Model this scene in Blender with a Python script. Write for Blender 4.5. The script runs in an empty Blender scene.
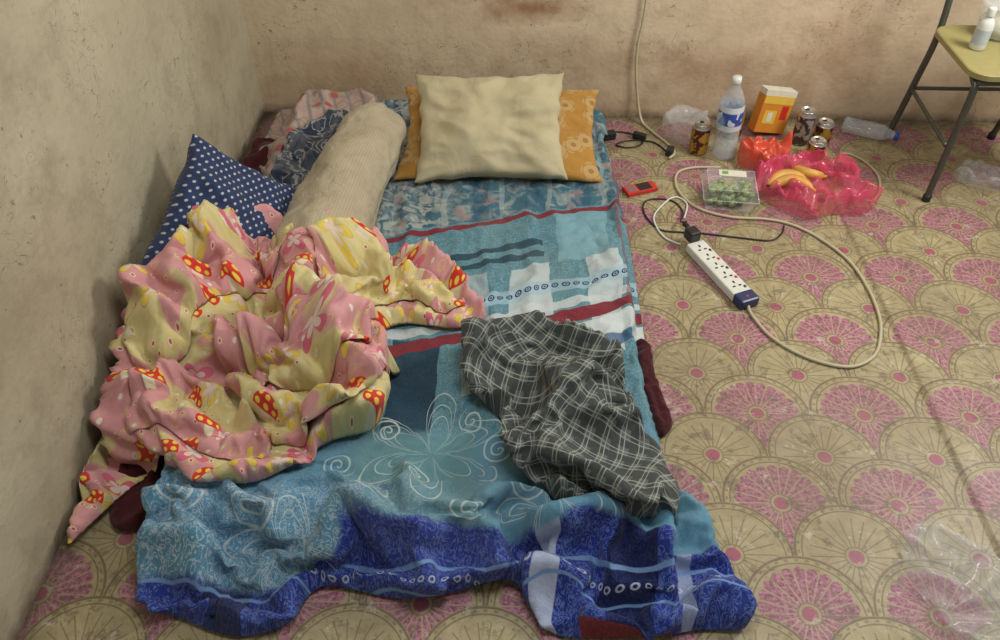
import bpy, bmesh, math, random, time
import numpy as np
from mathutils import Vector, Matrix, noise, geometry
from mathutils.bvhtree import BVHTree
random.seed(3)
sc=bpy.context.scene
sc.view_settings.view_transform='Standard'
CAM=(1.003,-2.832,1.6)

# ------------------------------------------------------------------ node maths
class Ctx: tree=None
def lk(a,b): Ctx.tree.links.new(a,b)
def M(op,*a,clamp=False):
    n=Ctx.tree.nodes.new('ShaderNodeMath');n.operation=op;n.use_clamp=clamp
    for i,x in enumerate(a):
        if isinstance(x,E): lk(x.s,n.inputs[i])
        else: n.inputs[i].default_value=x
    return E(n.outputs[0])
class E:
    def __init__(s,sock): s.s=sock
    def __add__(s,o): return M('ADD',s,o)
    __radd__=__add__
    def __sub__(s,o): return M('SUBTRACT',s,o)
    def __rsub__(s,o): return M('SUBTRACT',o,s)
    def __mul__(s,o): return M('MULTIPLY',s,o)
    __rmul__=__mul__
    def __truediv__(s,o): return M('DIVIDE',s,o)
    def __neg__(s): return M('MULTIPLY',s,-1.0)
def fl(a): return M('FLOOR',a)
def fr(a): return M('FLOORED_MODULO',a,1.0)
def md(a,b): return M('FLOORED_MODULO',a,b)
def ab(a): return M('ABSOLUTE',a)
def sq(a): return M('SQRT',a)
def sat(a): return M('ADD',a,0.0,clamp=True)
def band(v,c,w,soft=.0015): return sat((w-ab(v-c))/soft+.5)
def gt(a,b,soft=.0015): return sat((a-b)/soft+.5)
def lt(a,b,soft=.0015): return sat((b-a)/soft+.5)
def hyp(x,y): return sq(x*x+y*y)
def mix(a,b,f,mode='MIX'):
    n=Ctx.tree.nodes.new('ShaderNodeMix');n.data_type='RGBA';n.blend_type=mode
    if isinstance(f,E): lk(f.s,n.inputs[0])
    else: n.inputs[0].default_value=f
    for i,c in((6,a),(7,b)):
        if isinstance(c,tuple): n.inputs[i].default_value=(*c,1)
        else: lk(c,n.inputs[i])
    return n.outputs[2]
def coords(kind='UV'):
    n=Ctx.tree.nodes.new('ShaderNodeTexCoord');s=Ctx.tree.nodes.new('ShaderNodeSeparateXYZ')
    lk(n.outputs[kind],s.inputs[0]);return n.outputs[kind],E(s.outputs[0]),E(s.outputs[1]),E(s.outputs[2])
def nz(vec,scale,detail=3,rough=.5,dist=0):
    n=Ctx.tree.nodes.new('ShaderNodeTexNoise');n.inputs['Scale'].default_value=scale
    n.inputs['Detail'].default_value=detail;n.inputs['Roughness'].default_value=rough;n.inputs['Distortion'].default_value=dist
    lk(vec,n.inputs['Vector']);return E(n.outputs[0])
def voro(vec,scale):
    n=Ctx.tree.nodes.new('ShaderNodeTexVoronoi');n.voronoi_dimensions='2D';n.inputs['Scale'].default_value=scale
    n.inputs['Randomness'].default_value=.75
    lk(vec,n.inputs['Vector']);s=Ctx.tree.nodes.new('ShaderNodeSeparateXYZ');lk(n.outputs['Position'],s.inputs[0])
    c=Ctx.tree.nodes.new('ShaderNodeSeparateXYZ');lk(n.outputs['Color'],c.inputs[0])
    return E(n.outputs[0]),E(s.outputs[0]),E(s.outputs[1]),E(c.outputs[0]),E(c.outputs[1])
def newmat(name):
    m=bpy.data.materials.new(name);m.use_nodes=True;Ctx.tree=m.node_tree
    return m,m.node_tree.nodes['Principled BSDF']
def bump(b,h,strength,dist=.01):
    n=Ctx.tree.nodes.new('ShaderNodeBump');n.inputs['Strength'].default_value=strength;n.inputs['Distance'].default_value=dist
    lk(h.s,n.inputs['Height']);lk(n.outputs[0],b.inputs['Normal'])
def plain(name,c,r=.6,metal=0,spec=None,var=.12,coat=0):
    m,b=newmat(name);v,_,_,_=coords('Object')
    n=nz(v,35,2)
    lk(mix(tuple(x*(1-var) for x in c),tuple(min(1,x*(1+var)) for x in c),n),b.inputs['Base Color'])
    b.inputs['Roughness'].default_value=r;b.inputs['Metallic'].default_value=metal
    if coat:b.inputs['Coat Weight'].default_value=coat
    return m
def clear(name,c,alpha=.3,r=.08):
    m,b=newmat(name);v,_,_,_=coords('Object')
    b.inputs['Base Color'].default_value=(*c,1);b.inputs['Roughness'].default_value=r
    n=nz(v,40,2);a=sat(n*.3+(alpha-.15));lk(a.s,b.inputs['Alpha'])
    return m
def fabric(name,fn,r=.9,sheen=.1,bs=.3,bscale=500,big=28):
    m,b=newmat(name);v,x,y,z=coords('UV')
    lk(fn(v,x,y),b.inputs['Base Color']);b.inputs['Roughness'].default_value=r
    b.inputs['Sheen Weight'].default_value=sheen;b.inputs['Specular IOR Level'].default_value=.2
    h=nz(v,bscale,2)*.4+nz(v,big,4,.55,1.0)*3
    bump(b,h,bs,.006);return m

# ---- floor
def floor_mat():
    m,b=newmat('patterned_linoleum');v,x,y,z=coords('Object')
    R=.135;D=-y
    fx=(D-1.62)/R;k=fl(fx);f=fx-k
    X=(x-1.49)/R
    p0=md(k,2.0);p1=1.0-p0
    dx0=md(X-p0+1.0,2.0)-1.0;dx1=md(X-p1+1.0,2.0)-1.0
    r0=hyp(dx0,f);r1=hyp(dx1,f-1.0)
    i1=lt(r1,1.0,.01)
    dx=dx0+(dx1-dx0)*i1;dy=f-i1
    par=p0+(p1-p0)*i1
    fine=nz(v,110,3,.8);med=nz(v,30,4,.7)
    r=hyp(dx,dy)+(med-.5)*.03
    th=M('ARCTAN2',dy,dx)
    N=22
    sp=ab(fr(th*(N/6.28318))-.5)*2
    cream=mix((.30,.245,.115),(.53,.45,.26),sat(med*1.8-.4))
    olive=mix((.09,.06,.025),(.23,.17,.08),fine)
    pink=mix((.20,.025,.08),(.60,.28,.36),sat((fine-.5)*3.4+.42))
    pinkd=mix((.28,.03,.10),(.46,.12,.20),fine)
    line=gt(sp*r,r-.075-.02*r,.04)
    petal_c=mix(cream,olive,line*.65)
    petal_p=mix(pink,cream,line*.85)
    petal=mix(petal_c,petal_p,par)
    tip=gt(r,.80-.07*sp*sp,.02)
    c=mix(cream,petal,sat(gt(r,.19,.01)-tip))
    c=mix(c,olive,band(r,.865,.014,.015)*.8)
    c=mix(c,olive,band(r,.975,.022,.015)*.9)
    dash=lt(ab(fr(th*(34/6.28318))-.5),.2,.08)*band(r,.92,.022,.01)
    c=mix(c,olive,dash*.6)
    c=mix(c,pinkd,lt(r,.125,.02));c=mix(c,olive,band(r,.18,.014,.012)*.7)
    dirt=sat(nz(v,2.2,5,.65)*2.6-.7)
    c=mix(c,(.15,.105,.06),dirt*.5)
    c=mix(c,(.10,.075,.045),gt(nz(v,22,5,.75),.57,.07)*.55)
    c=mix(c,(.60,.54,.44),gt(nz(v,16,5,.8),.62,.05)*.45)
    sheen_tint=sat(nz(v,1.7,6,.7,.4)*3-1.5)*gt(x,1.7,.5)*gt(D,1.2,.6)  # pale floor sheen towards the near right, painted into the colour
    c=mix(c,(.50,.47,.44),sheen_tint*.5)
    c=mix(c,(.09,.065,.04),band(x,2.075,.001,.024)*.7)
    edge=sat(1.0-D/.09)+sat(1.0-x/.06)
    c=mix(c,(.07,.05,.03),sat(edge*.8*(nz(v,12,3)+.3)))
    lk(c,b.inputs['Base Color'])
    rr=.34+.35*nz(v,5,4);lk(rr.s,b.inputs['Roughness'])
    bump(b,nz(v,4,2)*1.0+fine*.10,.3,.01)
    return m
def wall_mat(name,a,bb,ax,stain,spots):
    m,b=newmat(name);v,x,y,z=coords('Object')
    u=x if ax==0 else -y
    n1=nz(v,1.6,5,.6);n2=nz(v,9,5,.65)
    c=mix(a,bb,sat(n1*2.4-.7))
    c=mix(c,tuple(q*.62 for q in a),sat(n2*2.6-1.25)*.55)
    c=mix(c,stain,sat(nz(v,2.4,6,.75,.5)*3-1.7)*.45)
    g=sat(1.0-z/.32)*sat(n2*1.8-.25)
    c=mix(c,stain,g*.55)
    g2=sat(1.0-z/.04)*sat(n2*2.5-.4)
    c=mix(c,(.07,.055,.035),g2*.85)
    for (su,sz,ru,rz,st) in spots:
        d=hyp((u-su)/ru,(z-sz)/rz)
        c=mix(c,stain,sat((1.0-d)*1.2+(n2-.5)*1.8)*st)
    sc_=lt(ab(nz(v,14,2,.5,1.5)-.5),.004,.006)*gt(nz(v,3,1),.52,.08)
    c=mix(c,(.12,.085,.05),sc_*.7)
    c=mix(c,(.10,.08,.05),gt(nz(v,45,2),.73,.03)*.6)
    lk(c,b.inputs['Base Color']);b.inputs['Roughness'].default_value=.75
    bump(b,n2*.8+nz(v,60,3)*.25+n1,.4,.014)
    return m

# ---- bedsheet
def f_sheet(v,x0,y0):
    wx=(nz(v,5,2)-.5);wy=(nz(v,5.7,2,.5,.7)-.5)
    x=x0+wx*.05;D=wy*.05-y0
    fine=nz(v,260,2,.7);n=nz(v,7,3)
    pr=lt(ab(nz(v,60,3,.6,2.)-.5),.03,.03)
    fade=lt(D,1.55,.3)
    q=D+.29*(x-.7)*fade
    teal=mix((.040,.135,.185),(.11,.265,.315),n)
    c=mix(teal,(.30,.42,.44),pr*.5)
    head=lt(q,.86)
    hc=mix((.045,.13,.18),(.34,.37,.33),sat(nz(v,20,3,.6,1)*4-1.9))
    hc=mix(hc,(.02,.06,.12),band(md(x,.16),.08,.022)*.45)
    hc=mix(hc,(.44,.48,.46),band(md(x+.07,.16),.05,.008)*.35)
    hc=mix(hc,(.42,.42,.36),lt(x,.78,.1)*gt(nz(v,26,3,.6,1),.5,.05)*.7)
    hc=mix(hc,(.40,.24,.22),gt(nz(v,15,1),.66,.02)*.5)
    c=mix(c,hc,head)
    c=mix(c,mix((.12,.30,.37),(.28,.45,.49),n),band(x,1.19,.07)*band(q,1.0,.12)*.7)
    maroon=mix((.13,.012,.022),(.24,.035,.045),fine)
    mid=band(q,1.32,.21)
    c=mix(c,mix((.30,.42,.46),(.60,.63,.60),n),band(x,1.035,.06)*mid*.92)
    c=mix(c,mix((.26,.38,.42),(.46,.51,.50),n),band(x,.885,.028)*mid*.7)
    c=mix(c,(.50,.56,.56),band(x,1.24,.045)*mid*.85)
    c=mix(c,(.008,.028,.06),band(x,.745,.055)*band(D,1.48,.17,.01)*.88)
    c=mix(c,(.008,.04,.08),band(x,1.13,.02)*band(D,1.42,.14,.01)*.75)
    c=mix(c,(.008,.045,.07),band(q,1.015,.013)*band(x,.93,.15)*.9)
    c=mix(c,(.008,.045,.07),band(q,1.065,.013)*band(x,.93,.15)*.9)
    c=mix(c,(.32,.48,.54),band(q,1.22,.026)*gt(x,.88)*.7)
    rd=hyp(md(x,.026)-.013,q-1.22)
    c=mix(c,(.012,.015,.10),(lt(rd,.0095)-lt(rd,.0055)+lt(rd,.003))*gt(x,.88))
    c=mix(c,(.52,.56,.55),band(q,1.295,.014)*.8)
    c=mix(c,(.56,.60,.58),band(q,1.415,.036)*gt(x,.90)*.85)
    c=mix(c,(.03,.08,.18),band(q,1.475,.02)*gt(x,.93)*.8)
    c=mix(c,maroon,band(q,.88,.011));c=mix(c,maroon,band(q,1.345,.021))
    c=mix(c,maroon,band(x,1.305,.008)*band(q,1.0,.35)*.6)
    sw=band(D,1.78,.18,.03)
    c=mix(c,mix((.065,.18,.29),(.16,.35,.47),n),sw*.75)
    c=mix(c,(.12,.24,.23),sw*band(x,.78,.14,.05)*.6)
    ll=gt(D,1.76,.05)*lt(x,.78,.3)
    c=mix(c,mix((.10,.25,.38),(.44,.52,.58),pr),ll*.75)
    tot=None
    for (sx,sd,rr,s) in [(.71,1.60,.035,1),(.90,1.57,.035,-1),(.62,1.70,.04,1),(.97,1.65,.04,-1),(.80,1.74,.035,1),(1.02,1.80,.04,-1),(.45,1.85,.05,1),(.30,1.86,.045,-1),(.72,1.84,.04,1),(1.2,1.80,.04,1),(.90,1.86,.04,1)]:
        ax=x-sx;ay=D-sd;r=hyp(ax,ay);t=M('ARCTAN2',ay,ax)*(s/6.28318)
        g=band(fr(r/.017+t),.5,.12,.08)*lt(r,rr)
        tot=g if tot is None else M('MAXIMUM',tot,g)
    for (sx,sd,rr,kk) in [(.82,1.66,.17,3),(.55,1.92,.14,2.5),(1.10,1.86,.13,2.5)]:
        ax=x-sx;ay=D-sd;r=hyp(ax,ay);t=M('ARCTAN2',ay,ax)
        pr_=ab(M('SINE',t*kk))*rr
        tot=M('MAXIMUM',tot,band(r,pr_,.0022));tot=M('MAXIMUM',tot,band(r,pr_*.8,.0016));tot=M('MAXIMUM',tot,band(r,pr_*.6,.0012))
    c=mix(c,(.50,.58,.54),tot*gt(D,1.47,.02)*.8)
    foot=gt(D+.05*wx+lt(x,.60,.12)*-.10,1.905,.01)
    fc=mix((.010,.016,.14),(.025,.05,.33),n)
    fc=mix(fc,(.18,.27,.52),pr*.5)
    fc=mix(fc,(.44,.50,.62),band(x,1.08,.020)*.8);fc=mix(fc,(.003,.006,.04),band(x,1.24,.045)*.85);fc=mix(fc,(.004,.008,.05),band(x,.42,.05)*.8);fc=mix(fc,(.40,.46,.58),band(x,1.36,.012)*.6)
    rd=hyp(md(x,.020)-.010,(D-1.99)*1.5)
    fc=mix(fc,(.42,.47,.57),lt(rd,.0065)-lt(rd,.0035))
    fc=mix(fc,(.16,.28,.50),band(D,1.965,.003)+band(D,2.012,.002))
    fc=mix(fc,maroon,gt(D,2.08)*gt(x,1.15))
    c=mix(c,fc,foot)
    c=mix(c,(.50,.56,.60),(fine-.5)*.22)
    return mix(c,(.16,.15,.11),sat(nz(v,3.5,4)*2.5-1.2)*.3)
def f_blanket(v,x0,y0):
    x=x0+(nz(v,7,1)-.5)*.03;y=y0+(nz(v,6,1,.5,.5)-.5)*.03
    n=nz(v,60,2)
    ptc=gt(nz(v,4.6,1,.5,.6),.52,.015)
    c=mix((.56,.24,.245),(.66,.34,.325),n)
    c=mix(c,mix((.56,.46,.17),(.68,.60,.33),n),ptc)
    d,px,py,r1,r2=voro(v,9.5)
    lx=x0-px;ly=y0-py;r=hyp(lx,ly);th=M('ARCTAN2',ly,lx)
    Rr=.036
    isM=gt(r1,.55,.001);isB=1.0-isM
    w=ab(M('SINE',th*2.0))*Rr*1.1
    bt=lt(r,w)*isB
    bc=mix((.62,.14,.20),(.68,.50,.08),gt(r2,.5,.01))
    c=mix(c,bc,bt);c=mix(c,(.70,.55,.48),lt(r,w*.55)*isB)
    c=mix(c,(.40,.10,.12),band(r,w,.0008)*isB*.6)
    stem=band(lx,0.0,.010)*band(ly,-.014,.018)*isM
    c=mix(c,(.70,.62,.42),stem)
    cap=lt(hyp(lx,ly*1.15),Rr*.85)*gt(ly,-.010)*isM
    c=mix(c,mix((.55,.02,.025),(.66,.06,.035),n),cap)
    dd=hyp(md(lx+.2,.019)-.0095,md(ly+.2,.019)-.0095)
    c=mix(c,(.78,.60,.08),lt(dd,.0056)*cap)
    d2,qx,qy,s1,s2=voro(v,28)
    sr=hyp(x0-qx,y0-qy);free=1.0-sat(bt+stem+cap)
    c=mix(c,(.74,.66,.55),lt(sr,.0048)*free*gt(s1,.35,.01))
    c=mix(c,(.55,.08,.08),lt(sr,.003)*free*gt(s1,.6,.01))
    c=mix(c,(.62,.50,.10),band(sr,.008,.0008)*free*gt(s2,.6,.01))
    return mix(c,(.30,.20,.14),sat(nz(v,5,4)*2-1.0)*.35)
def f_plaid(v,x,y):
    n=nz(v,200,2)
    c=mix((.070,.080,.074),(.17,.185,.168),n)
    P=.034
    bx=band(md(x,P),P/2,.007);by=band(md(y,P),P/2,.007)
    c=mix(c,(.012,.015,.016),sat(bx+by)*.6)
    l1=band(md(x+.004,P),.005,.0009,.0009)+band(md(x,P),P-.007,.0007,.0009)
    l2=band(md(y+.004,P),.005,.0009,.0009)+band(md(y,P),P-.007,.0007,.0009)
    c=mix(c,(.42,.43,.37),sat(l1+l2)*.7)
    return c
def f_dots(v,x,y):
    n=nz(v,30,2)
    c=mix((.018,.028,.080),(.04,.062,.14),n)
    s=.028
    d=hyp(md(x,s)-s/2,md(y,s)-s/2);d2=hyp(md(x+s/2,s)-s/2,md(y+s/2,s)-s/2)
    return mix(c,(.46,.46,.46),lt(M('MINIMUM',d,d2),.0038,.001))
def f_cream(v,x,y):
    c=mix((.39,.335,.19),(.57,.50,.32),nz(v,6,4))
    return mix(c,(.26,.18,.09),sat(nz(v,9,4)*3-1.6)*.5)
def f_bolster(v,x,y):
    c=mix((.34,.275,.17),(.54,.47,.32),nz(v,8,4))
    c=mix(c,(.18,.12,.07),sat(nz(v,6,4)*3-1.5)*.6)
    wv=band(md(x,.008),.004,.0015,.002)
    wv2=band(md(y,.008),.004,.0015,.002)
    c=mix(c,(.60,.54,.40),wv*.35);return mix(c,(.22,.17,.10),wv2*.3)
def f_orange(v,x,y):
    d,px,py,r1,r2=voro(v,11)
    r=hyp(x-px,y-py);th=M('ARCTAN2',y-py,x-px)
    c=mix((.36,.17,.03),(.48,.26,.06),nz(v,8,3))
    fl_=lt(r,.026+.010*ab(M('SINE',th*2.5)))
    c=mix(c,(.52,.40,.18),fl_*.5);return mix(c,(.24,.07,.02),lt(r,.010)*.6+band(r,.028,.0015)*.5)
def f_floral(v,x,y):
    c=mix((.03,.04,.07),(.12,.13,.15),sat(nz(v,18,3,.6,1)*4-1.6))
    return mix(c,(.40,.38,.34),lt(ab(nz(v,14,2,.5,2.)-.5),.03,.02)*.75)
def f_pinkfl(v,x,y):
    c=mix((.42,.24,.21),(.52,.42,.35),nz(v,10,3))
    c=mix(c,(.20,.20,.22),band(md(x+y*.3,.05),.025,.006)*.7)
    d,px,py,r1,r2=voro(v,18);r=hyp(x-px,y-py)
    c=mix(c,(.42,.10,.10),lt(r,.014)*gt(r1,.4,.01));return mix(c,(.22,.24,.11),band(r,.018,.003)*.6)
def f_maroon(v,x,y): return mix((.030,.006,.008),(.085,.014,.016),nz(v,12,3))

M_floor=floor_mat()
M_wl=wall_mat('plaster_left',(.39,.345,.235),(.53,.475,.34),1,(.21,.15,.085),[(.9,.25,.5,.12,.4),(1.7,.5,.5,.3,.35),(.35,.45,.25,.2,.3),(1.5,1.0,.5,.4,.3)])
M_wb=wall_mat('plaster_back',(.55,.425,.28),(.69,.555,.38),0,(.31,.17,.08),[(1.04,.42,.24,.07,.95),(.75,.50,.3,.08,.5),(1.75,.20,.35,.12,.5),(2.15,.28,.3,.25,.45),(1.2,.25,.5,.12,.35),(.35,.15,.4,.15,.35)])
M_sheet=fabric('printed_bedsheet',f_sheet,bs=.5,big=16);M_blanket=fabric('cartoon_blanket',f_blanket,sheen=.1,big=18)
M_plaid=fabric('plaid_cotton',f_plaid);M_dots=fabric('polka_dot_cotton',f_dots)
M_cream=fabric('cream_pillowcase',f_cream,bs=.3,big=14);M_bol=fabric('bolster_cloth',f_bolster,bs=.5);M_orange=fabric('orange_floral_cotton',f_orange,bs=.4)
M_floral=fabric('dark_floral_cotton',f_floral);M_pinkfl=fabric('pink_floral_cotton',f_pinkfl);M_maroon=fabric('maroon_cloth',f_maroon)
M_matt=plain('mattress_ticking',(.22,.16,.14),.9)

# ------------------------------------------------------------------ mesh helpers
def meshobj(name,v,f,m=None,smooth=False):
    me=bpy.data.meshes.new(name);me.from_pydata([tuple(p) for p in v],[],f);me.update()
    o=bpy.data.objects.new(name,me);sc.collection.objects.link(o)
    if m:me.materials.append(m)
    if smooth:
        for p in me.polygons:p.use_smooth=True
    return o
def catmull(pts,sp,closed=True):
    pts=[Vector(p) for p in pts]
    out=[];n=len(pts)
    for i in range(n if closed else n-1):
        p=[pts[(i+k)%n] if closed else pts[min(max(i+k,0),n-1)] for k in(-1,0,1,2)]
        s=max(1,int(round((p[2]-p[1]).length/sp)))
        for j in range(s):
            t=j/s
            out.append(0.5*((2*p[1])+(-p[0]+p[2])*t+(2*p[0]-5*p[1]+4*p[2]-p[3])*t*t+(-p[0]+3*p[1]-3*p[2]+p[3])*t**3))
    if not closed: out.append(pts[-1])
    return out
class Bd:
    def __init__(s,name): s.name=name;s.v=[];s.f=[];s.mi=[];s.sm=[];s.mats=[]
    def add(s,vs,fs,m,T=None,smooth=True):
        b=len(s.v)
        for p in vs:
            p=Vector(p);s.v.append(T@p if T else p)
        if m not in s.mats:s.mats.append(m)
        for f in fs:s.f.append(tuple(i+b for i in f));s.mi.append(s.mats.index(m));s.sm.append(smooth)
        return s
    def box(s,c,d,m,T=None,bev=.15):
        e=min(d)/2*bev
        bm=bmesh.new();bmesh.ops.create_cube(bm,size=1)
        for v in bm.verts:v.co=Vector((v.co.x*d[0],v.co.y*d[1],v.co.z*d[2]))
        if bev>0:bmesh.ops.bevel(bm,geom=bm.edges[:],offset=e,segments=2,affect='EDGES',profile=.5)
        bm.verts.index_update()
        vs=[v.co+Vector(c) for v in bm.verts];fs=[[v.index for v in f.verts] for f in bm.faces];bm.free()
        return s.add(vs,fs,m,T,False)
    def lathe(s,pr,m,T=None,seg=28,smooth=True):
        vs=[];fs=[]
        for r,z in pr:
            for i in range(seg):
                a=i*2*math.pi/seg;vs.append((r*math.cos(a),r*math.sin(a),z))
        for j in range(len(pr)-1):
            for i in range(seg):
                k=(i+1)%seg;fs.append((j*seg+i,j*seg+k,(j+1)*seg+k,(j+1)*seg+i))
        return s.add(vs,fs,m,T,smooth)
    def sph(s,c,r,m,T=None,seg=14):
        if not isinstance(r,(tuple,list)):r=(r,r,r)
        pr=[(max(1e-4,math.sin(math.pi*j/9)),-math.cos(math.pi*j/9)) for j in range(10)]
        A=Matrix.Translation(c)@Matrix.Diagonal((*r,1))
        return s.lathe(pr,m,(T@A) if T else A,seg)
    def tube(s,pts,r,m,T=None,seg=8,cap=True):
        pts=[Vector(p) for p in pts];n=len(pts)
        rr=r if isinstance(r,(list,tuple)) else [r]*n
        vs=[];fs=[];up=None
        for i,p in enumerate(pts):
            t=(pts[min(i+1,n-1)]-pts[max(i-1,0)]).normalized()
            if up is None:
                up=Vector((0,0,1)) if abs(t.z)<.9 else Vector((1,0,0))
            a=(up-t*up.dot(t)).normalized();up=a;b=t.cross(a)
            for k in range(seg):
                q=2*math.pi*k/seg;vs.append(p+a*rr[i]*math.cos(q)+b*rr[i]*math.sin(q))
        for i in range(n-1):
            for k in range(seg):
                k2=(k+1)%seg;fs.append((i*seg+k,i*seg+k2,(i+1)*seg+k2,(i+1)*seg+k))
        if cap:fs.append(tuple(range(seg))[::-1]);fs.append(tuple((n-1)*seg+k for k in range(seg)))
        return s.add(vs,fs,m,T,True)
    def done(s):
        me=bpy.data.meshes.new(s.name);me.from_pydata([tuple(p) for p in s.v],[],s.f);me.update()
        for m in s.mats:me.materials.append(m)
        for p,mi,sm in zip(me.polygons,s.mi,s.sm):p.material_index=mi;p.use_smooth=sm
        o=bpy.data.objects.new(s.name,me);sc.collection.objects.link(o);return o

# ------------------------------------------------------------------ room
xs=[0,.5,1,1.5,2.0,2.05,2.066,2.075,2.084,2.10,2.15,2.6,3.1,3.6];ys=[-3.6+.3*i for i in range(13)]
fv=[];ff=[]
for y in ys:
    for x in xs: fv.append((x,y,{2.075:.006,2.066:.002,2.084:.002}.get(x,0)))
nx=len(xs)
for j in range(len(ys)-1):
    for i in range(nx-1): ff.append((j*nx+i,j*nx+i+1,(j+1)*nx+i+1,(j+1)*nx+i))
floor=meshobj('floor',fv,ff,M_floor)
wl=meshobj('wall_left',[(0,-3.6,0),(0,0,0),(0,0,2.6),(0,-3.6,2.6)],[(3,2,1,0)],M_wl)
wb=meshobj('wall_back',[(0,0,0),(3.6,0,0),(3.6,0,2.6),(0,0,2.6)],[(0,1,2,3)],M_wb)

MX0,MX1,MY0,MY1,MZ=.2,1.30,-1.88,-.04,.075
def ground(x,y,pad=.012):
    dx=max(MX0-x,0,x-MX1);dy=max(MY0-y,0,y-MY1)
    s=min(1,max(0,(dx-.008)/.03));s2=min(1,max(0,(dy-.008)/.12))
    return MZ*(1-max(s,s2))+pad
b=Bd('mattress');b.box(((MX0+MX1)/2,(MY0+MY1)/2,MZ/2),(MX1-MX0,MY1-MY0,MZ),M_matt,bev=.6);mt=b.done()
for p in mt.data.polygons:p.use_smooth=True

# ------------------------------------------------------------------ cloth helpers (simulate then freeze)
SUBS=[]
def setcol(o,t=.004):
    o.modifiers.new('col','COLLISION');o.collision.thickness_outer=t;o.collision.cloth_friction=20
def clearcol(o):
    for m in [m for m in o.modifiers if m.type=='COLLISION']:o.modifiers.remove(m)
def ptri(pts,sp):
    b=[Vector(p[:2]) for p in catmull(pts,sp)]
    n=len(b);bx=np.array([p.x for p in b]);by=np.array([p.y for p in b])
    V=list(b);row=0;y=by.min()
    while y<by.max():
        x=bx.min()+(row%2)*sp/2
        while x<bx.max():
            ins=False;j=n-1
            for i in range(n):
                if (by[i]>y)!=(by[j]>y) and x<(bx[j]-bx[i])*(y-by[i])/(by[j]-by[i])+bx[i]: ins=not ins
                j=i
            if ins and ((bx-x)**2+(by-y)**2).min()>(sp*.6)**2:
                V.append(Vector((x+random.uniform(-.15,.15)*sp,y+random.uniform(-.15,.15)*sp)))
            x+=sp
        y+=sp*.866;row+=1
    r=geometry.delaunay_2d_cdt(V,[(i,(i+1)%n) for i in range(n)],[],1,1e-5)
    return r[0],r[2],n
def freeze(o,frames):
    for f in range(1,frames+1): sc.frame_set(f)
    dg=bpy.context.evaluated_depsgraph_get()
    me=bpy.data.meshes.new_from_object(o.evaluated_get(dg))
    o.modifiers.clear();o.data=me;sc.frame_set(1)
    for p in me.polygons:p.use_smooth=True
def sim(name,outline,sp,shrink,zf,m,frames=30,pin=lambda i:1.0,selfc=True,bend=.3,shrink_max=None,sw=None,solid=0,dist=.004,sub=1,uvo=(0,0),uvr=0,uvs=1.0):
    outline=[(x,-d) for x,d in outline]
    V,Fc,nb=ptri(outline,sp)
    Z0=[zf(p.x,p.y,i<nb) for i,p in enumerate(V)]
    o=meshobj(name,[(p.x,p.y,Z0[i]) for i,p in enumerate(V)],[tuple(f) for f in Fc],m)
    uv=o.data.uv_layers.new(name='UVMap');ca,sa=math.cos(uvr)*uvs,math.sin(uvr)*uvs
    for l in o.data.loops:
        p=V[l.vertex_index];uv.data[l.index].uv=(p.x*ca-p.y*sa+uvo[0],p.x*sa+p.y*ca+uvo[1])
    g=o.vertex_groups.new(name='pin')
    for i in range(nb):
        if pin(i)>0:g.add([i],pin(i),'REPLACE')
    c=o.modifiers.new('cloth','CLOTH');s=c.settings
    s.quality=5;s.mass=.25;s.tension_stiffness=12;s.compression_stiffness=12;s.shear_stiffness=5;s.bending_stiffness=bend
    s.air_damping=2;s.shrink_min=shrink
    c.collision_settings.distance_min=dist;c.collision_settings.collision_quality=3
    c.collision_settings.use_self_collision=selfc;c.collision_settings.self_distance_min=dist*1.3
    c.point_cache.frame_start=1;c.point_cache.frame_end=frames+2
    s.vertex_group_mass='pin'
    if sw:
        g2=o.vertex_groups.new(name='shr')
        for i,p in enumerate(V): g2.add([i],sw(p.x,p.y),'REPLACE')
        s.vertex_group_shrink='shr';s.shrink_max=shrink_max
    freeze(o,frames)
    bx=[p.x for p in V];by=[p.y for p in V];x0,x1,y0,y1=min(bx)-.03,max(bx)+.03,min(by)-.03,max(by)+.03
    for i,v in enumerate(o.data.vertices):
        c=v.co
        if c.z<0 or c.x<x0 or c.x>x1 or c.y<y0 or c.y>y1 or (c.z<Z0[i]-.25):
            v.co=Vector((V[i].x,V[i].y,ground(V[i].x,V[i].y)))
        v.co.z=max(v.co.z,.004);v.co.x=max(v.co.x,.010)
    SUBS.append((o,solid,sub))
    return o
def mound(x,d,rx,ry,h,base):
    vs=[(x,-d,base+h)];fs=[];K=20;J=7
    for j in range(1,J+1):
        t=j/J
        for k in range(K):
            a=2*math.pi*k/K;vs.append((x+rx*t*math.cos(a),-d+ry*t*math.sin(a),base+h*(1-t*t)))
    for k in range(K):
        fs.append((0,1+k,1+(k+1)%K))
        for j in range(J-1):fs.append((1+j*K+k,1+(j+1)*K+k,1+(j+1)*K+(k+1)%K,1+j*K+(k+1)%K))
    o=meshobj('tmp',vs,fs);setcol(o,.003);return o
def rm(*os):
    for o in os:bpy.data.objects.remove(o,do_unlink=True)
def trees(objs):
    dg=bpy.context.evaluated_depsgraph_get();return [BVHTree.FromObject(o,dg) for o in objs]
def topz(tr,x,y):
    z=ground(x,y)-.012
    for t in tr:
        hit=t.ray_cast(Vector((x,y,1)),Vector((0,0,-1)))
        if hit[0]:z=max(z,hit[0].z)
    return z
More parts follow.
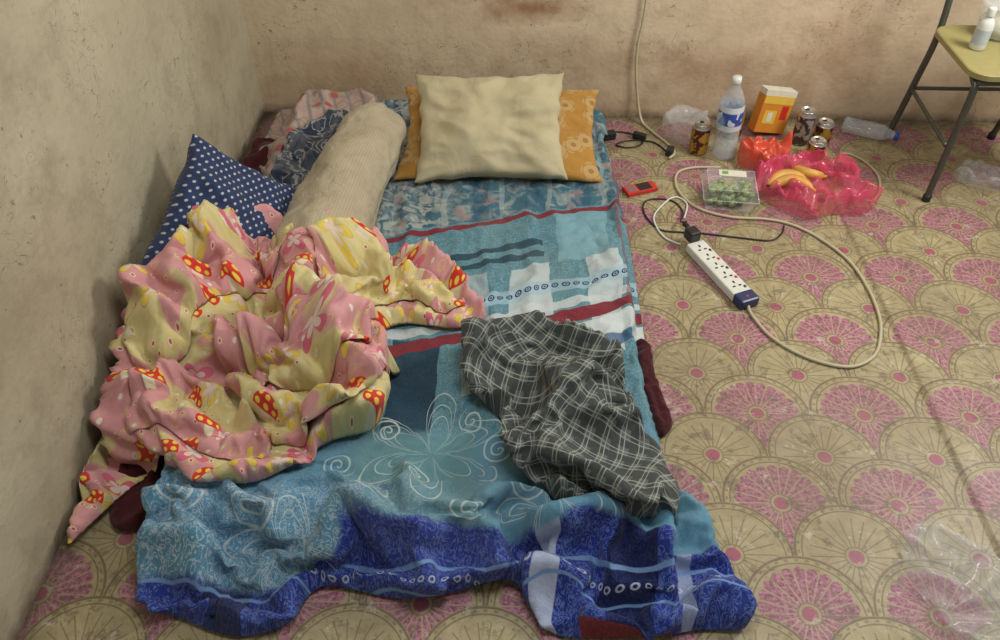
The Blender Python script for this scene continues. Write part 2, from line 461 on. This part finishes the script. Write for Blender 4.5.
def pillow(name,w,h,th,m,seed=0,wr=1.0,K=56):
    vs=[];idx={};fs=[];uvs=[]
    for side in(0,1):
        for j in range(K+1):
            for i in range(K+1):
                edge=i in(0,K) or j in(0,K)
                if side==1 and edge: idx[1,i,j]=idx[0,i,j];continue
                u=2*i/K-1;v=2*j/K-1
                u=math.sin(u*math.pi/2)*.55+u*.45;v=math.sin(v*math.pi/2)*.55+v*.45
                x=u*w/2*(1-.09*(1-v*v));y=v*h/2*(1-.11*(1-u*u))
                prof=((1-u*u)*(1-v*v))**.5
                z=th/2*prof**.8
                P=Vector((u*1.7+seed,v*1.6,side*5))
                n1=noise.noise(P)*.030*prof
                a=math.atan2(v,u);rr=max(abs(u),abs(v))
                cr=noise.noise(Vector((a*4+seed,rr*1.0,side*3)))*.014*rr*(min(1,(1-rr)*7))
                n3=-abs(noise.noise(Vector((u*1.9+v*1.2+seed,v*2.6-u*.8,7+side))))*.024*min(1,(1-rr)*5)
                z=(z+(n1+cr+n3)*wr)*(1 if side==0 else -1)
                if edge: z=.007*noise.noise(Vector((u*6+seed,v*6,0)))
                x+=.008*noise.noise(Vector((v*5,seed,u)));y+=.008*noise.noise(Vector((u*5,seed+3,v)))
                idx[side,i,j]=len(vs);vs.append((x,y,z));uvs.append((x+(0 if side==0 else 3),y))
        for j in range(K):
            for i in range(K):
                q=(idx[side,i,j],idx[side,i+1,j],idx[side,i+1,j+1],idx[side,i,j+1])
                fs.append(q if side==0 else q[::-1])
    o=meshobj(name,vs,fs,m,True);uv=o.data.uv_layers.new(name='UVMap')
    for l in o.data.loops:uv.data[l.index].uv=uvs[l.vertex_index]
    SUBS.append((o,0,1));return o
def place(o,c,ex,ey):
    ex=Vector(ex).normalized();ey=Vector(ey);ey=(ey-ex*ey.dot(ex)).normalized();ez=ex.cross(ey)
    R=Matrix((ex,ey,ez)).transposed().to_4x4();R.translation=Vector(c)
    o.data.transform(R);o.data.update()

for o in(floor,mt,wl): setcol(o)

# ------------------------------------------------------------------ bedsheet
S=[(.16,.10),(.6,.08),(1.27,.12),(1.30,.34),(1.345,.60),(1.355,.83),(1.36,1.19),(1.36,1.45),(1.36,1.58),(1.38,1.73),(1.43,1.81),(1.45,1.93),(1.49,2.05),(1.46,2.07),(1.39,2.07),(1.27,2.09),(1.10,2.09),(1.04,2.03),(1.00,1.98),(.854,2.01),(.77,2.02),(.60,2.00),(.55,2.08),(.45,2.11),(.34,2.08),(.25,2.04),(.22,1.92),(.205,1.74),(.17,1.4),(.155,.9),(.155,.5)]
def zs(x,y,b):
    g=ground(x,y)
    if b: return g
    foot=min(1,max(0,(-y-1.6)/.3))
    return g+.010+.016*noise.noise(Vector((x*13+y*2,y*3,0)))+foot*(.03+.06*noise.noise(Vector((x*7+y*4,y*15,3))))
sheet=sim('bedsheet',S,.016,-.44,zs,M_sheet,frames=36,bend=.07,shrink_max=-.08,sw=lambda x,y:1-min(1,max(0,(-y-1.70)/.20)),sub=1)
setcol(sheet,.004)
mr=sim('maroon_cloth',[(1.33,1.25),(1.37,1.28),(1.375,1.38),(1.39,1.46),(1.40,1.54),(1.36,1.57),(1.33,1.4)],.012,-.2,lambda x,y,b:.012+(0 if b else .02),M_maroon,20)
mr2=sim('maroon_cloth',[(.07,1.68),(.14,1.64),(.17,1.72),(.18,1.86),(.11,1.87),(.07,1.78)],.014,-.2,lambda x,y,b:.012+(0 if b else .02),M_maroon,20)
def zc(h=.03,amp=.03):
    return lambda x,y,b: ground(x,y)+(.015 if b else h+amp*noise.noise(Vector((x*14,y*14,2))))
mf=sim('maroon_cloth',[(.03,.34),(.08,.28),(.14,.34),(.15,.5),(.15,.75),(.05,.80)],.02,-.2,zc(.05),M_maroon,20,selfc=False)
fl2=sim('dark_floral_cloth',[(.21,.40),(.30,.30),(.41,.28),(.41,.8),(.34,.95),(.24,.9),(.20,.6)],.018,-.2,zc(.07),M_floral,20,selfc=False)
pf=sim('pink_floral_cloth',[(.09,.07),(.28,.06),(.46,.07),(.45,.20),(.33,.27),(.24,.34),(.20,.60),(.12,.62),(.08,.3)],.016,-.10,zc(.04,.03),M_pinkfl,24,bend=1.0)

# ------------------------------------------------------------------ blanket: a crumpled heap in several folded layers
t1=mound(.34,1.27,.24,.18,.10,MZ);t2=mound(.42,1.56,.24,.18,.04,MZ);t3=mound(.12,1.40,.09,.33,.09,.0)
B=[(.035,1.46),(.04,1.38),(.06,1.30),(.10,1.21),(.18,1.12),(.32,1.04),(.42,1.07),(.50,1.05),(.61,1.03),(.70,1.09),(.84,1.18),(.92,1.255),(.84,1.30),(.69,1.29),(.63,1.38),(.68,1.50),(.675,1.64),(.57,1.69),(.435,1.80),(.303,1.785),(.20,1.72),(.13,1.76),(.07,1.86),(.03,1.92),(.02,1.78),(.025,1.60)]
def zb(x,y,b):
    g=ground(x,y)+.014
    if b: return g+(.05 if x<.05 and -y<1.8 else 0)
    h=.10*math.exp(-((x-.34)/.24)**2-((y+1.27)/.18)**2)
    a=math.atan2(-y-.80,x-.46)
    return g+.05+h+.055*math.sin(a*10+4*noise.noise(Vector((x*3,y*3,0))))+.035*noise.noise(Vector((x*9,y*9,5)))
bl=sim('pink_blanket',B,.014,-.42,zb,M_blanket,frames=36,bend=.16,uvs=1.35)
rm(t1,t2,t3)
def layer(outline,h,uvo,uvr,base,amp=.045,sh=-.28,frames=28,fold=0,pin=lambda i:1.0):
    tr=trees(base)
    def zf(x,y,b):
        zz=topz(tr,x,y)
        if b:return zz+.006
        return zz+h+amp*math.sin((x*math.cos(fold)+y*math.sin(fold))*60+2*noise.noise(Vector((x*5,y*5,0))))*.5+amp*.4*noise.noise(Vector((x*10,y*10,2)))
    return sim('fold',outline,.013,sh,zf,M_blanket,frames=frames,bend=.16,uvo=uvo,uvr=uvr,pin=pin,uvs=1.35)
setcol(bl,.004)
pp=lambda i:1.0 if (i%8)<5 else 0
l2=layer([(.28,1.44),(.40,1.37),(.55,1.37),(.67,1.41),(.695,1.52),(.68,1.64),(.58,1.69),(.46,1.70),(.36,1.60)],.03,(.5,.3),.8,[sheet,bl],fold=1.2,pin=pp)
l4=layer([(.47,1.10),(.58,1.06),(.68,1.11),(.86,1.22),(.82,1.265),(.70,1.235),(.62,1.30),(.52,1.34)],.025,(1.9,.2),.4,[sheet,bl],fold=2.2)
l3=layer([(.08,1.34),(.14,1.22),(.24,1.13),(.33,1.08),(.40,1.12),(.36,1.26),(.26,1.36),(.20,1.50),(.10,1.54),(.06,1.44)],.03,(1.1,.7),-.5,[sheet,bl],fold=.6,sh=-.34)
setcol(l2,.004)
l5=layer([(.36,1.47),(.50,1.42),(.64,1.45),(.66,1.54),(.56,1.58),(.40,1.57)],.025,(2.3,.9),1.4,[sheet,bl,l2],fold=1.7,pin=pp)
l6=layer([(.12,1.58),(.24,1.52),(.34,1.60),(.44,1.69),(.44,1.77),(.31,1.765),(.20,1.70),(.12,1.70)],.02,(2.9,.4),.2,[sheet,bl,l2],fold=1.3,sh=-.3)
clearcol(bl);clearcol(l2)
LY=(l2,l3,l4,l5,l6)
SUBS=[s for s in SUBS if s[0] not in LY]
for o in bpy.context.view_layer.objects:o.select_set(False)
for o in(bl,)+LY:o.select_set(True)
bpy.context.view_layer.objects.active=bl
bpy.ops.object.join()
SUBS=[(o,.003 if o==bl else s,u) for o,s,u in SUBS]
# ------------------------------------------------------------------ shirt
H=[(.886,1.42),(.935,1.36),(1.013,1.32),(1.10,1.36),(1.20,1.42),(1.28,1.54),(1.30,1.64),(1.36,1.77),(1.34,1.84),(1.27,1.875),(1.16,1.87),(1.08,1.81),(1.035,1.71),(.985,1.62),(.92,1.54)]
t1=mound(1.16,1.66,.15,.15,.05,MZ);t2=mound(1.0,1.44,.07,.07,.03,MZ)
def zh(x,y,b):
    g=ground(x,y)+.014
    if b:return g
    s=(x*.6+y*.8)
    return g+.045+.03*math.exp(-((x-1.16)/.15)**2-((y+1.64)/.15)**2)+.035*math.sin(s*42+3*noise.noise(Vector((x*5,y*5,1))))+.05*noise.noise(Vector((x*9,y*9,1)))
sh=sim('plaid_shirt',H,.0105,-.45,zh,M_plaid,frames=32,bend=.18,dist=.003,uvs=1.3,uvr=.5)
rm(t1,t2)

# ------------------------------------------------------------------ pillows
po=pillow('orange_floral_pillow',.69,.42,.10,M_orange,1.3);place(po,(.935,-.41,.165),(1,.0,0),(0,.93,.28))
pc=pillow('cream_pillow',.50,.375,.17,M_cream,4.1);place(pc,(.905,-.485,.230),(1,.03,.02),(0,.80,.60))
pb=pillow('polka_dot_pillow',.41,.41,.18,M_dots,7.7)
for v in pb.data.vertices:
    x,y=v.co.x,v.co.y
    a=math.radians(66);v.co.x,v.co.y=(x*math.cos(a)+y*math.sin(a))*1.05,(-x*math.sin(a)+y*math.cos(a))*.92
place(pb,(.205,-1.055,.235),(.22,.52,.05),(-.15,.2,.34))
def bolster():
    vs=[];fs=[];K=48;J=70;uv=[];L=.80
    for j in range(J+1):
        s=-1+2*j/J
        e=(1-abs(s)**12)**.5 if abs(s)<1 else 0
        R=.122*max(.015,e)*(1-.08*s)
        for k in range(K):
            a=2*math.pi*k/K
            wr=.014*noise.noise(Vector((math.cos(a)*1.5,math.sin(a)*1.5,s*3)))-.013*abs(noise.noise(Vector((math.cos(a)*3+s*4,math.sin(a)*3,s*9))))-.009*abs(noise.noise(Vector((math.cos(a)*6,math.sin(a)*6,s*12+a))))+(.005*math.sin(a*16)*max(0,abs(s)-.75)*4)
            r=R+wr*min(1,R/.08)
            vs.append((r*math.cos(a)+.012*s*s,s*L/2,r*math.sin(a)*.93));uv.append((a*.108,s*L/2))
    for j in range(J):
        for k in range(K):
            k2=(k+1)%K;fs.append((j*K+k,(j+1)*K+k,(j+1)*K+k2,j*K+k2))
    o=meshobj('bolster_pillow',vs,fs,M_bol,True);u=o.data.uv_layers.new(name='UVMap')
    for l in o.data.loops:u.data[l.index].uv=uv[l.vertex_index]
    SUBS.append((o,0,1));return o
bo=bolster();place(bo,(.483,-.80,.205),(1,-.10,0),(.10,1,.0))

# ------------------------------------------------------------------ small-object materials
P_white=plain('white_plastic',(.66,.66,.60),.35);P_navy=plain('navy_plastic',(.02,.03,.10),.35);P_black=plain('black_plastic',(.015,.015,.017),.4)
P_cord=plain('cream_cord',(.48,.43,.28),.5);P_red=plain('red_plastic',(.55,.03,.02),.35);P_grey=plain('grey_plastic',(.20,.21,.22),.4)
P_steel=plain('painted_steel',(.10,.105,.09),.4,.5);P_seat=plain('olive_plywood',(.30,.26,.10),.5);P_al=plain('aluminium',(.62,.60,.56),.3,.9)
P_blue=plain('blue_cap',(.03,.08,.35),.4);P_oran=plain('orange_card',(.62,.22,.02),.6);P_yel=plain('yellow_card',(.70,.46,.06),.6);P_card=plain('white_card',(.66,.62,.50),.6)
P_ban=plain('banana_skin',(.58,.30,.05),.5,var=.35);P_brown=plain('banana_tip',(.08,.045,.02),.7);P_grape=plain('green_grape',(.20,.26,.05),.3,var=.4,coat=.3)
C_clear=clear('clear_plastic',(.75,.80,.82),.14);C_bot=clear('clear_bottle_plastic',(.70,.76,.80),.26);C_bag=clear('clear_bag_film',(.75,.75,.75),.24,.15)
C_red=clear('orange_red_bag_film',(.80,.10,.05),.70,.2);C_pink=clear('pink_bag_film',(.74,.07,.16),.50,.18)
def f_can(a,bc,name,sc_=38,th=.52):
    m,b=newmat(name);v,x,y,z=coords('Object');n=nz(v,sc_,2,.5,.5)
    lk(mix(a,bc,gt(n,th,.04)),b.inputs['Base Color']);b.inputs['Metallic'].default_value=.5;b.inputs['Roughness'].default_value=.32;return m
K_gold=f_can((.55,.33,.05),(.10,.03,.02),'gold_can_print');K_dark=f_can((.10,.06,.06),(.45,.42,.38),'dark_can_print')
def lab():
    m,b=newmat('bottle_label_print');v,x,y,z=coords('Object')
    c=mix((.60,.64,.66),(.03,.08,.34),band(fr(z*9),.5,.22,.03)*gt(nz(v,30,1),.44,.02))
    c=mix(c,(.30,.45,.62),gt(nz(v,12,1),.6,.05)*.6)
    lk(c,b.inputs['Base Color']);b.inputs['Roughness'].default_value=.35;return m
K_lab=lab()
def can(name,x,d,m,h=.12):
    b=Bd(name);T=Matrix.Translation((x,-d,0));k=h/.12
    b.lathe([(.001,.004),(.024,.004),(.026,0),(.029,.002),(.033,.010*k),(.033,.104*k)],m,T)
    b.lathe([(.033,.104*k),(.027,.116*k),(.0275,h),(.026,h),(.0245,.115*k),(.001,.115*k)],P_al,T)
    b.box((0,-.008,.1165*k),(.012,.022,.0015),P_al,T);b.lathe([(.001,.1160*k),(.008,.1160*k)],P_black,T@Matrix.Translation((0,.012,0)),12)
    return b.done()
can('drink_can',1.655,.245,K_gold);can('drink_can',2.045,.17,K_dark,.135);can('drink_can',2.12,.17,K_gold,.09);can('drink_can',2.07,.275,K_gold,.075)
can('drink_can',1.80,.13,K_gold,.12)
P_water=clear('water',(.6,.68,.7),.25)
def bottle(name,T,h=.31,r=.043,label=True,cap=P_white):
    b=Bd(name);q=h/.32
    pr=[(.002,.006),(r*.8,.0),(r,.012)]
    for i in range(7): pr+=[(r,.02+.016*i),(r*.955,.027+.016*i)]
    pr+=[(r,.135),(r,.215),(r*.92,.235),(r*.6,.27),(.014,.292),(.0135,.305)]
    pr=[(a,z*q) for a,z in pr]
    b.lathe(pr,C_bot,T)
    if label:b.lathe([(r*1.01,.125*q),(r*1.012,.127*q),(r*1.012,.218*q),(r*1.0,.22*q)],K_lab,T)
    b.lathe([(.0155,h*.925),(.017,h*.93),(.0165,h),(.001,h)],cap,T,20)
    if label:b.lathe([(r*.95,.015),(r*.95,.08*q),(.001,.08*q)],P_water,T)
    return b.done()
bottle('water_bottle',Matrix.Translation((1.745,-.27,0))@Matrix.Rotation(math.radians(-2),4,'Y'))
d=Vector((.15,-.07,0)).normalized()
bottle('plastic_bottle',Matrix.Translation((2.22,-.085,.032))@d.to_track_quat('Z','Y').to_matrix().to_4x4(),.20,.030,False,P_blue)
b=Bd('tea_box');T=Matrix.Translation((1.925,-.115,.006))@Matrix.Rotation(math.radians(14),4,'Z')@Matrix.Rotation(math.radians(-8),4,'X')@Matrix.Rotation(math.radians(11),4,'Y')
b.box((0,0,.08),(.125,.05,.14),P_oran,T,.06);b.box((0,0,.160),(.126,.051,.022),P_card,T,.05);b.box((0,-.0257,.135),(.12,.001,.03),P_yel,T,0);b.box((-.02,-.0257,.07),(.05,.001,.05),P_yel,T,0);b.box((-.02,-.0265,.07),(.02,.001,.035),P_card,T,0);b.box((.035,-.0262,.09),(.025,.001,.05),P_red,T,0);b.done()

A=Vector((1.55,-.80,0));Bp=Vector((1.68,-1.09,0));dv=(Bp-A);Ls=dv.length;ang=math.atan2(dv.y,dv.x)
T=Matrix.Translation((A+Bp)/2)@Matrix.Rotation(ang,4,'Z')
b=Bd('power_strip');b.box((0,0,.016),(Ls-.04,.062,.03),P_white,T,.3);b.box((Ls/2-.022,0,.017),(.046,.064,.033),P_navy,T,.4)
for i in range(5):
    cx=-.105+i*.046
    for (ox,oy,w,h_) in [(-.009,0,.010,.005),(.009,.010,.005,.009),(.009,-.010,.005,.009)]:
        b.box((cx+ox,oy,.0315),(w,h_,.0012),P_black,T,0)
    b.box((cx+.020,.020,.032),(.009,.006,.003),P_red if i%2 else P_black,T,.2)
b.sph((Ls/2-.02,0,.033),(.004,.004,.002),P_red,T)
b.box((-Ls/2-.0,0,.045),(.042,.040,.036),P_black,T,.35);b.tube([T@Vector(p) for p in[(-Ls/2-.015,0,.05),(-Ls/2-.035,0,.055),(-Ls/2-.05,0,.05)]],.008,P_black)
b.done()
def cord(name,pts,r,m,plugs=()):
    b=Bd(name);P=[(p[0],-p[1],(p[2] if len(p)>2 else r+.001)) for p in pts]
    b.tube(catmull(P,.012,False),r,m)
    for (x,dd,z,a,sx,sy,sz) in plugs:
        b.box((0,0,0),(sx,sy,sz),P_black,Matrix.Translation((x,-dd,z))@Matrix.Rotation(a,4,'Z'),.3)
    return b.done()
cord('extension_cord',[(1.675,1.09,.012),(1.68,1.12),(1.71,1.20),(1.76,1.26),(1.83,1.305),(1.91,1.32),(1.98,1.28),(2.02,1.21),(2.045,1.12),(2.05,1.00),(2.03,.87),(1.97,.76),(1.90,.69),(1.82,.66),(1.70,.65),(1.60,.60),(1.55,.50),(1.56,.40),(1.62,.36),(1.72,.355)],.0048,P_cord)
cord('white_cable',[(1.52,.80),(1.47,.76),(1.45,.66),(1.50,.57),(1.54,.54),(1.57,.58),(1.55,.66)],.0032,P_white)
cord('charger_cable',[(1.54,.74,.05),(1.53,.70,.02),(1.55,.62),(1.52,.56),(1.44,.56),(1.42,.63),(1.46,.72),(1.53,.735),(1.60,.74),(1.72,.76),(1.81,.77),(1.855,.73),(1.87,.69)],.0028,P_black)
cord('wall_cord',[(1.42,.012,1.4),(1.43,.012,.9),(1.435,.012,.46),(1.425,.012,.30),(1.43,.014,.2),(1.45,.02,.08),(1.47,.05,.012),(1.50,.11),(1.55,.20),(1.57,.26),(1.545,.30)],.0048,P_cord)
cord('adapter_cable',[(1.33,.16),(1.36,.12),(1.42,.13),(1.46,.17),(1.45,.21),(1.40,.23),(1.36,.21),(1.41,.18),(1.50,.19),(1.55,.27)],.003,P_black,[(1.335,.165,.016,.3,.05,.03,.03),(1.45,.165,.014,-.5,.05,.022,.026),(1.55,.265,.014,1.2,.04,.025,.026)])
cord('grey_cable',[(2.17,.25),(2.21,.255),(2.25,.31),(2.265,.40),(2.235,.50),(2.19,.55)],.004,P_cord)
b=Bd('mobile_phone');T=Matrix.Translation((1.42,-.50,.008))@Matrix.Rotation(math.radians(22),4,'Z')
b.box((0,0,0),(.115,.05,.015),P_red,T,.4);b.box((.014,0,.0078),(.048,.038,.0012),P_black,T,.1)
for i in range(4):
    for j in range(3): b.box((-.020-.009*i,-.012+.012*j,.008),(.006,.009,.0015),P_grey,T,.2)
b.done()
# bags, fruit
clearcol(sheet)
t1=mound(1.87,.32,.08,.07,.05,0)
sim('orange_plastic_bag',[(1.79,.35),(1.80,.27),(1.87,.24),(1.95,.27),(1.96,.32),(1.91,.36),(1.85,.37)],.0085,-.30,lambda x,y,b:.008 if b else .055+.05*noise.noise(Vector((x*32,y*32,0))),C_red,22,bend=.01,dist=.003)
rm(t1)
t1=mound(1.98,.50,.14,.11,.045,0);t2=mound(2.07,.50,.06,.09,.045,0)
pbag=sim('pink_plastic_bag',[(1.81,.47),(1.83,.56),(1.89,.62),(1.96,.66),(2.04,.63),(2.13,.63),(2.20,.57),(2.16,.48),(2.18,.38),(2.09,.385),(2.02,.34),(1.95,.375),(1.87,.40)],.0095,-.24,lambda x,y,b:.008 if b else .06+.055*noise.noise(Vector((x*20,y*20,0))),C_pink,26,bend=.03,dist=.003)
rm(t1,t2)
tr=trees([pbag])
def banana(b,c,a,bend,L=.15,r=.019,tilt=0):
    z=sorted(topz(tr,c[0]+q*.04*math.cos(a),c[1]+q*.04*math.sin(a)) for q in(-1,-.5,0,.5,1))[2]
    T=Matrix.Translation((c[0],c[1],z+r*.35))@Matrix.Rotation(a,4,'Z')@Matrix.Rotation(tilt,4,'X')
    pts=[];rr=[];K=14
    for i in range(K+1):
        t=i/K*2-1;pts.append((t*L/2,bend*(t*t)*.04,-.012*t*t))
        rr.append(r*max(.18,(1-abs(t)**3.2))**.7 if t<.82 else r*.32)
    b.tube(pts,rr,P_ban,T,8);b.tube([pts[-1],(pts[-1][0]+.014,pts[-1][1]+.006,-.012)],r*.33,P_brown,T,6);b.sph(pts[0],.006,P_brown,T,8)
b=Bd('banana_bunch')
banana(b,(1.91,-.475),.20,-.9);banana(b,(1.92,-.52),-.10,-1);banana(b,(1.985,-.470),-.5,.8,.12)
b.done()
b=Bd('grape_box');T=Matrix.Translation((1.712,-.548,0))@Matrix.Rotation(math.radians(-6),4,'Z')
def trap(z0,z1,w0,d0,w1,d1,m,top=False):
    vs=[(sx*w/2,sy*d_/2,z) for (z,w,d_) in((z0,w0,d0),(z1,w1,d1)) for sx,sy in((-1,-1),(1,-1),(1,1),(-1,1))]
    fs=[(0,1,5,4),(1,2,6,5),(2,3,7,6),(3,0,4,7)]+([(4,5,6,7)] if top else [(3,2,1,0)])
    b.add(vs,fs,m,T,False)
trap(.002,.045,.155,.125,.175,.145,C_clear);trap(.046,.080,.175,.145,.155,.125,C_clear,True)
for (x0,y0,x1,y1) in((-1,-1,1,-1),(1,-1,1,1),(1,1,-1,1),(-1,1,-1,-1)):
    b.tube([T@Vector((x0*.09,y0*.075,.046)),T@Vector((x1*.09,y1*.075,.046))],.0022,C_bot,None,6)
    b.tube([T@Vector((x0*.078,y0*.063,.080)),T@Vector((x1*.078,y1*.063,.080))],.0016,C_bot,None,6)
for i in range(85):
    z=.016+.019*(i//30);b.sph((random.uniform(-.065,.065),random.uniform(-.052,.030),z+random.uniform(0,.006)),(.0125,.010,.010),P_grape,T,10)
b.box((.005,.040,.0815),(.09,.035,.0008),P_card,T,0);b.box((-.02,.042,.0822),(.02,.018,.0006),plain('green_label',(.15,.35,.08),.6),T,0)
b.done()
def film(name,out,h,fr_=18,sp=.014):
    t=mound(sum(p[0] for p in out)/len(out),sum(p[1] for p in out)/len(out),.06,.05,h*.6,0)
    o=sim(name,out,sp,-.3,lambda x,y,b:.007 if b else h+.02*noise.noise(Vector((x*30,y*30,0))),C_bag,fr_,bend=.05,dist=.003)
    rm(t);return o
film('clear_plastic_bag',[(1.54,.10),(1.60,.05),(1.69,.07),(1.70,.17),(1.64,.21),(1.57,.19)],.06)
film('clear_plastic_bag',[(2.52,.40),(2.60,.33),(2.72,.36),(2.74,.45),(2.62,.48)],.03)
film('clear_plastic_bag',[(1.86,1.86),(1.95,1.80),(2.05,1.88),(2.08,2.0),(1.98,2.1),(1.88,2.02)],.02)

# ------------------------------------------------------------------ chair
b=Bd('metal_chair')
def tb(p,r=.011): b.tube(catmull([(x,-d,z) for x,d,z in p],.03,False),r,P_steel,None,10)
for sx in(2.385,2.77):
    tb([(sx,.53,.005),(sx,.53,.25),(sx,.525,.42),(sx,.49,.437),(sx,.22,.437)])
    tb([(sx,.12,.005),(sx,.17,.25),(sx,.20,.44),(sx,.17,.62),(sx,.11,.86)])
    tb([(sx,.51,.20),(sx,.16,.22)],.007)
tb([(2.385,.525,.43),(2.77,.525,.43)]);tb([(2.385,.20,.43),(2.77,.20,.43)]);tb([(2.385,.16,.22),(2.77,.16,.22)],.007)
for x in(2.385,2.77):
    for d_ in(.53,.12): b.lathe([(.001,.0),(.014,0),(.014,.022),(.011,.024)],P_black,Matrix.Translation((x,-d_,0)),12)
pts=[];hw,hd,rc=.225,.18,.06
for (cx,cy,a0) in((hw-rc,hd-rc,0),(-hw+rc,hd-rc,90),(-hw+rc,-hd+rc,180),(hw-rc,-hd+rc,270)):
    for i in range(7):
        a=math.radians(a0+i*15);pts.append((2.578+cx+rc*math.cos(a),-.375+cy+rc*math.sin(a)))
n=len(pts)
vs=[(x,y,.447) for x,y in pts]+[(x,y,.463) for x,y in pts]+[(2.578+(x-2.578)*.985,-.375+(y+.375)*.985,.466) for x,y in pts]
fs=[tuple(range(n))[::-1],tuple(range(2*n,3*n))]+[(i,(i+1)%n,n+(i+1)%n,n+i) for i in range(n)]+[(n+i,n+(i+1)%n,2*n+(i+1)%n,2*n+i) for i in range(n)]
b.add(vs,fs,P_seat,None,False)
b.box((2.578,-.125,.78),(.40,.014,.15),P_seat,None,.4)
b.done()
b=Bd('lotion_bottle');T=Matrix.Translation((2.43,-.37,.4665))
b.lathe([(.001,.001),(.022,0),(.024,.006),(.024,.075),(.018,.092),(.010,.10),(.010,.108)],P_white,T);b.lathe([(.0125,.105),(.0125,.125),(.010,.13),(.001,.13)],P_white,T)
b.lathe([(.0243,.02),(.0243,.065)],plain('label_grey',(.45,.50,.52),.5),T);b.done()
b=Bd('plastic_tub');T=Matrix.Translation((2.535,-.27,.4665))
b.lathe([(.001,.002),(.06,.0),(.063,.005),(.075,.09),(.079,.092),(.079,.097)],C_bot,T);b.lathe([(.080,.095),(.080,.103),(.072,.106),(.001,.105)],C_bag,T);b.lathe([(.001,.005),(.06,.006),(.066,.05),(.001,.052)],P_card,T);b.done()

for o in(floor,mt,wl):clearcol(o)
for o,solid,sub in SUBS:
    if solid:
        q=o.modifiers.new('thick','SOLIDIFY');q.thickness=solid;q.offset=0
    ss=o.modifiers.new('sub','SUBSURF');ss.levels=1;ss.render_levels=sub
# ------------------------------------------------------------------ light & camera
w=bpy.data.worlds.new('room_ambient');sc.world=w;w.use_nodes=True
w.node_tree.nodes['Background'].inputs[0].default_value=(.94,.97,.96,1);w.node_tree.nodes['Background'].inputs[1].default_value=.25
def area(name,loc,to,e,sx,sy,c):
    l=bpy.data.lights.new(name,'AREA');l.energy=e;l.shape='RECTANGLE';l.size=sx;l.size_y=sy;l.color=c
    o=bpy.data.objects.new(name,l);sc.collection.objects.link(o);o.location=loc
    o.rotation_euler=(Vector(to)-Vector(loc)).to_track_quat('-Z','Y').to_euler();return o
area('window_light',(2.9,-.9,1.75),(.8,-.7,.1),36,.6,.6,(1,.97,.90))
area('added_fill_light',(1.15,-1.8,2.1),(.85,-.75,.1),18,.6,.6,(.98,.98,.97))  # added fill lamp above the bed, placed for its falloff; no doorway there
cam=bpy.data.cameras.new('camera');co=bpy.data.objects.new('camera',cam);sc.collection.objects.link(co)
co.location=CAM;co.rotation_euler=(math.radians(90-43.7),0,math.radians(1.6));cam.sensor_width=36;cam.lens=29.05
sc.camera=co
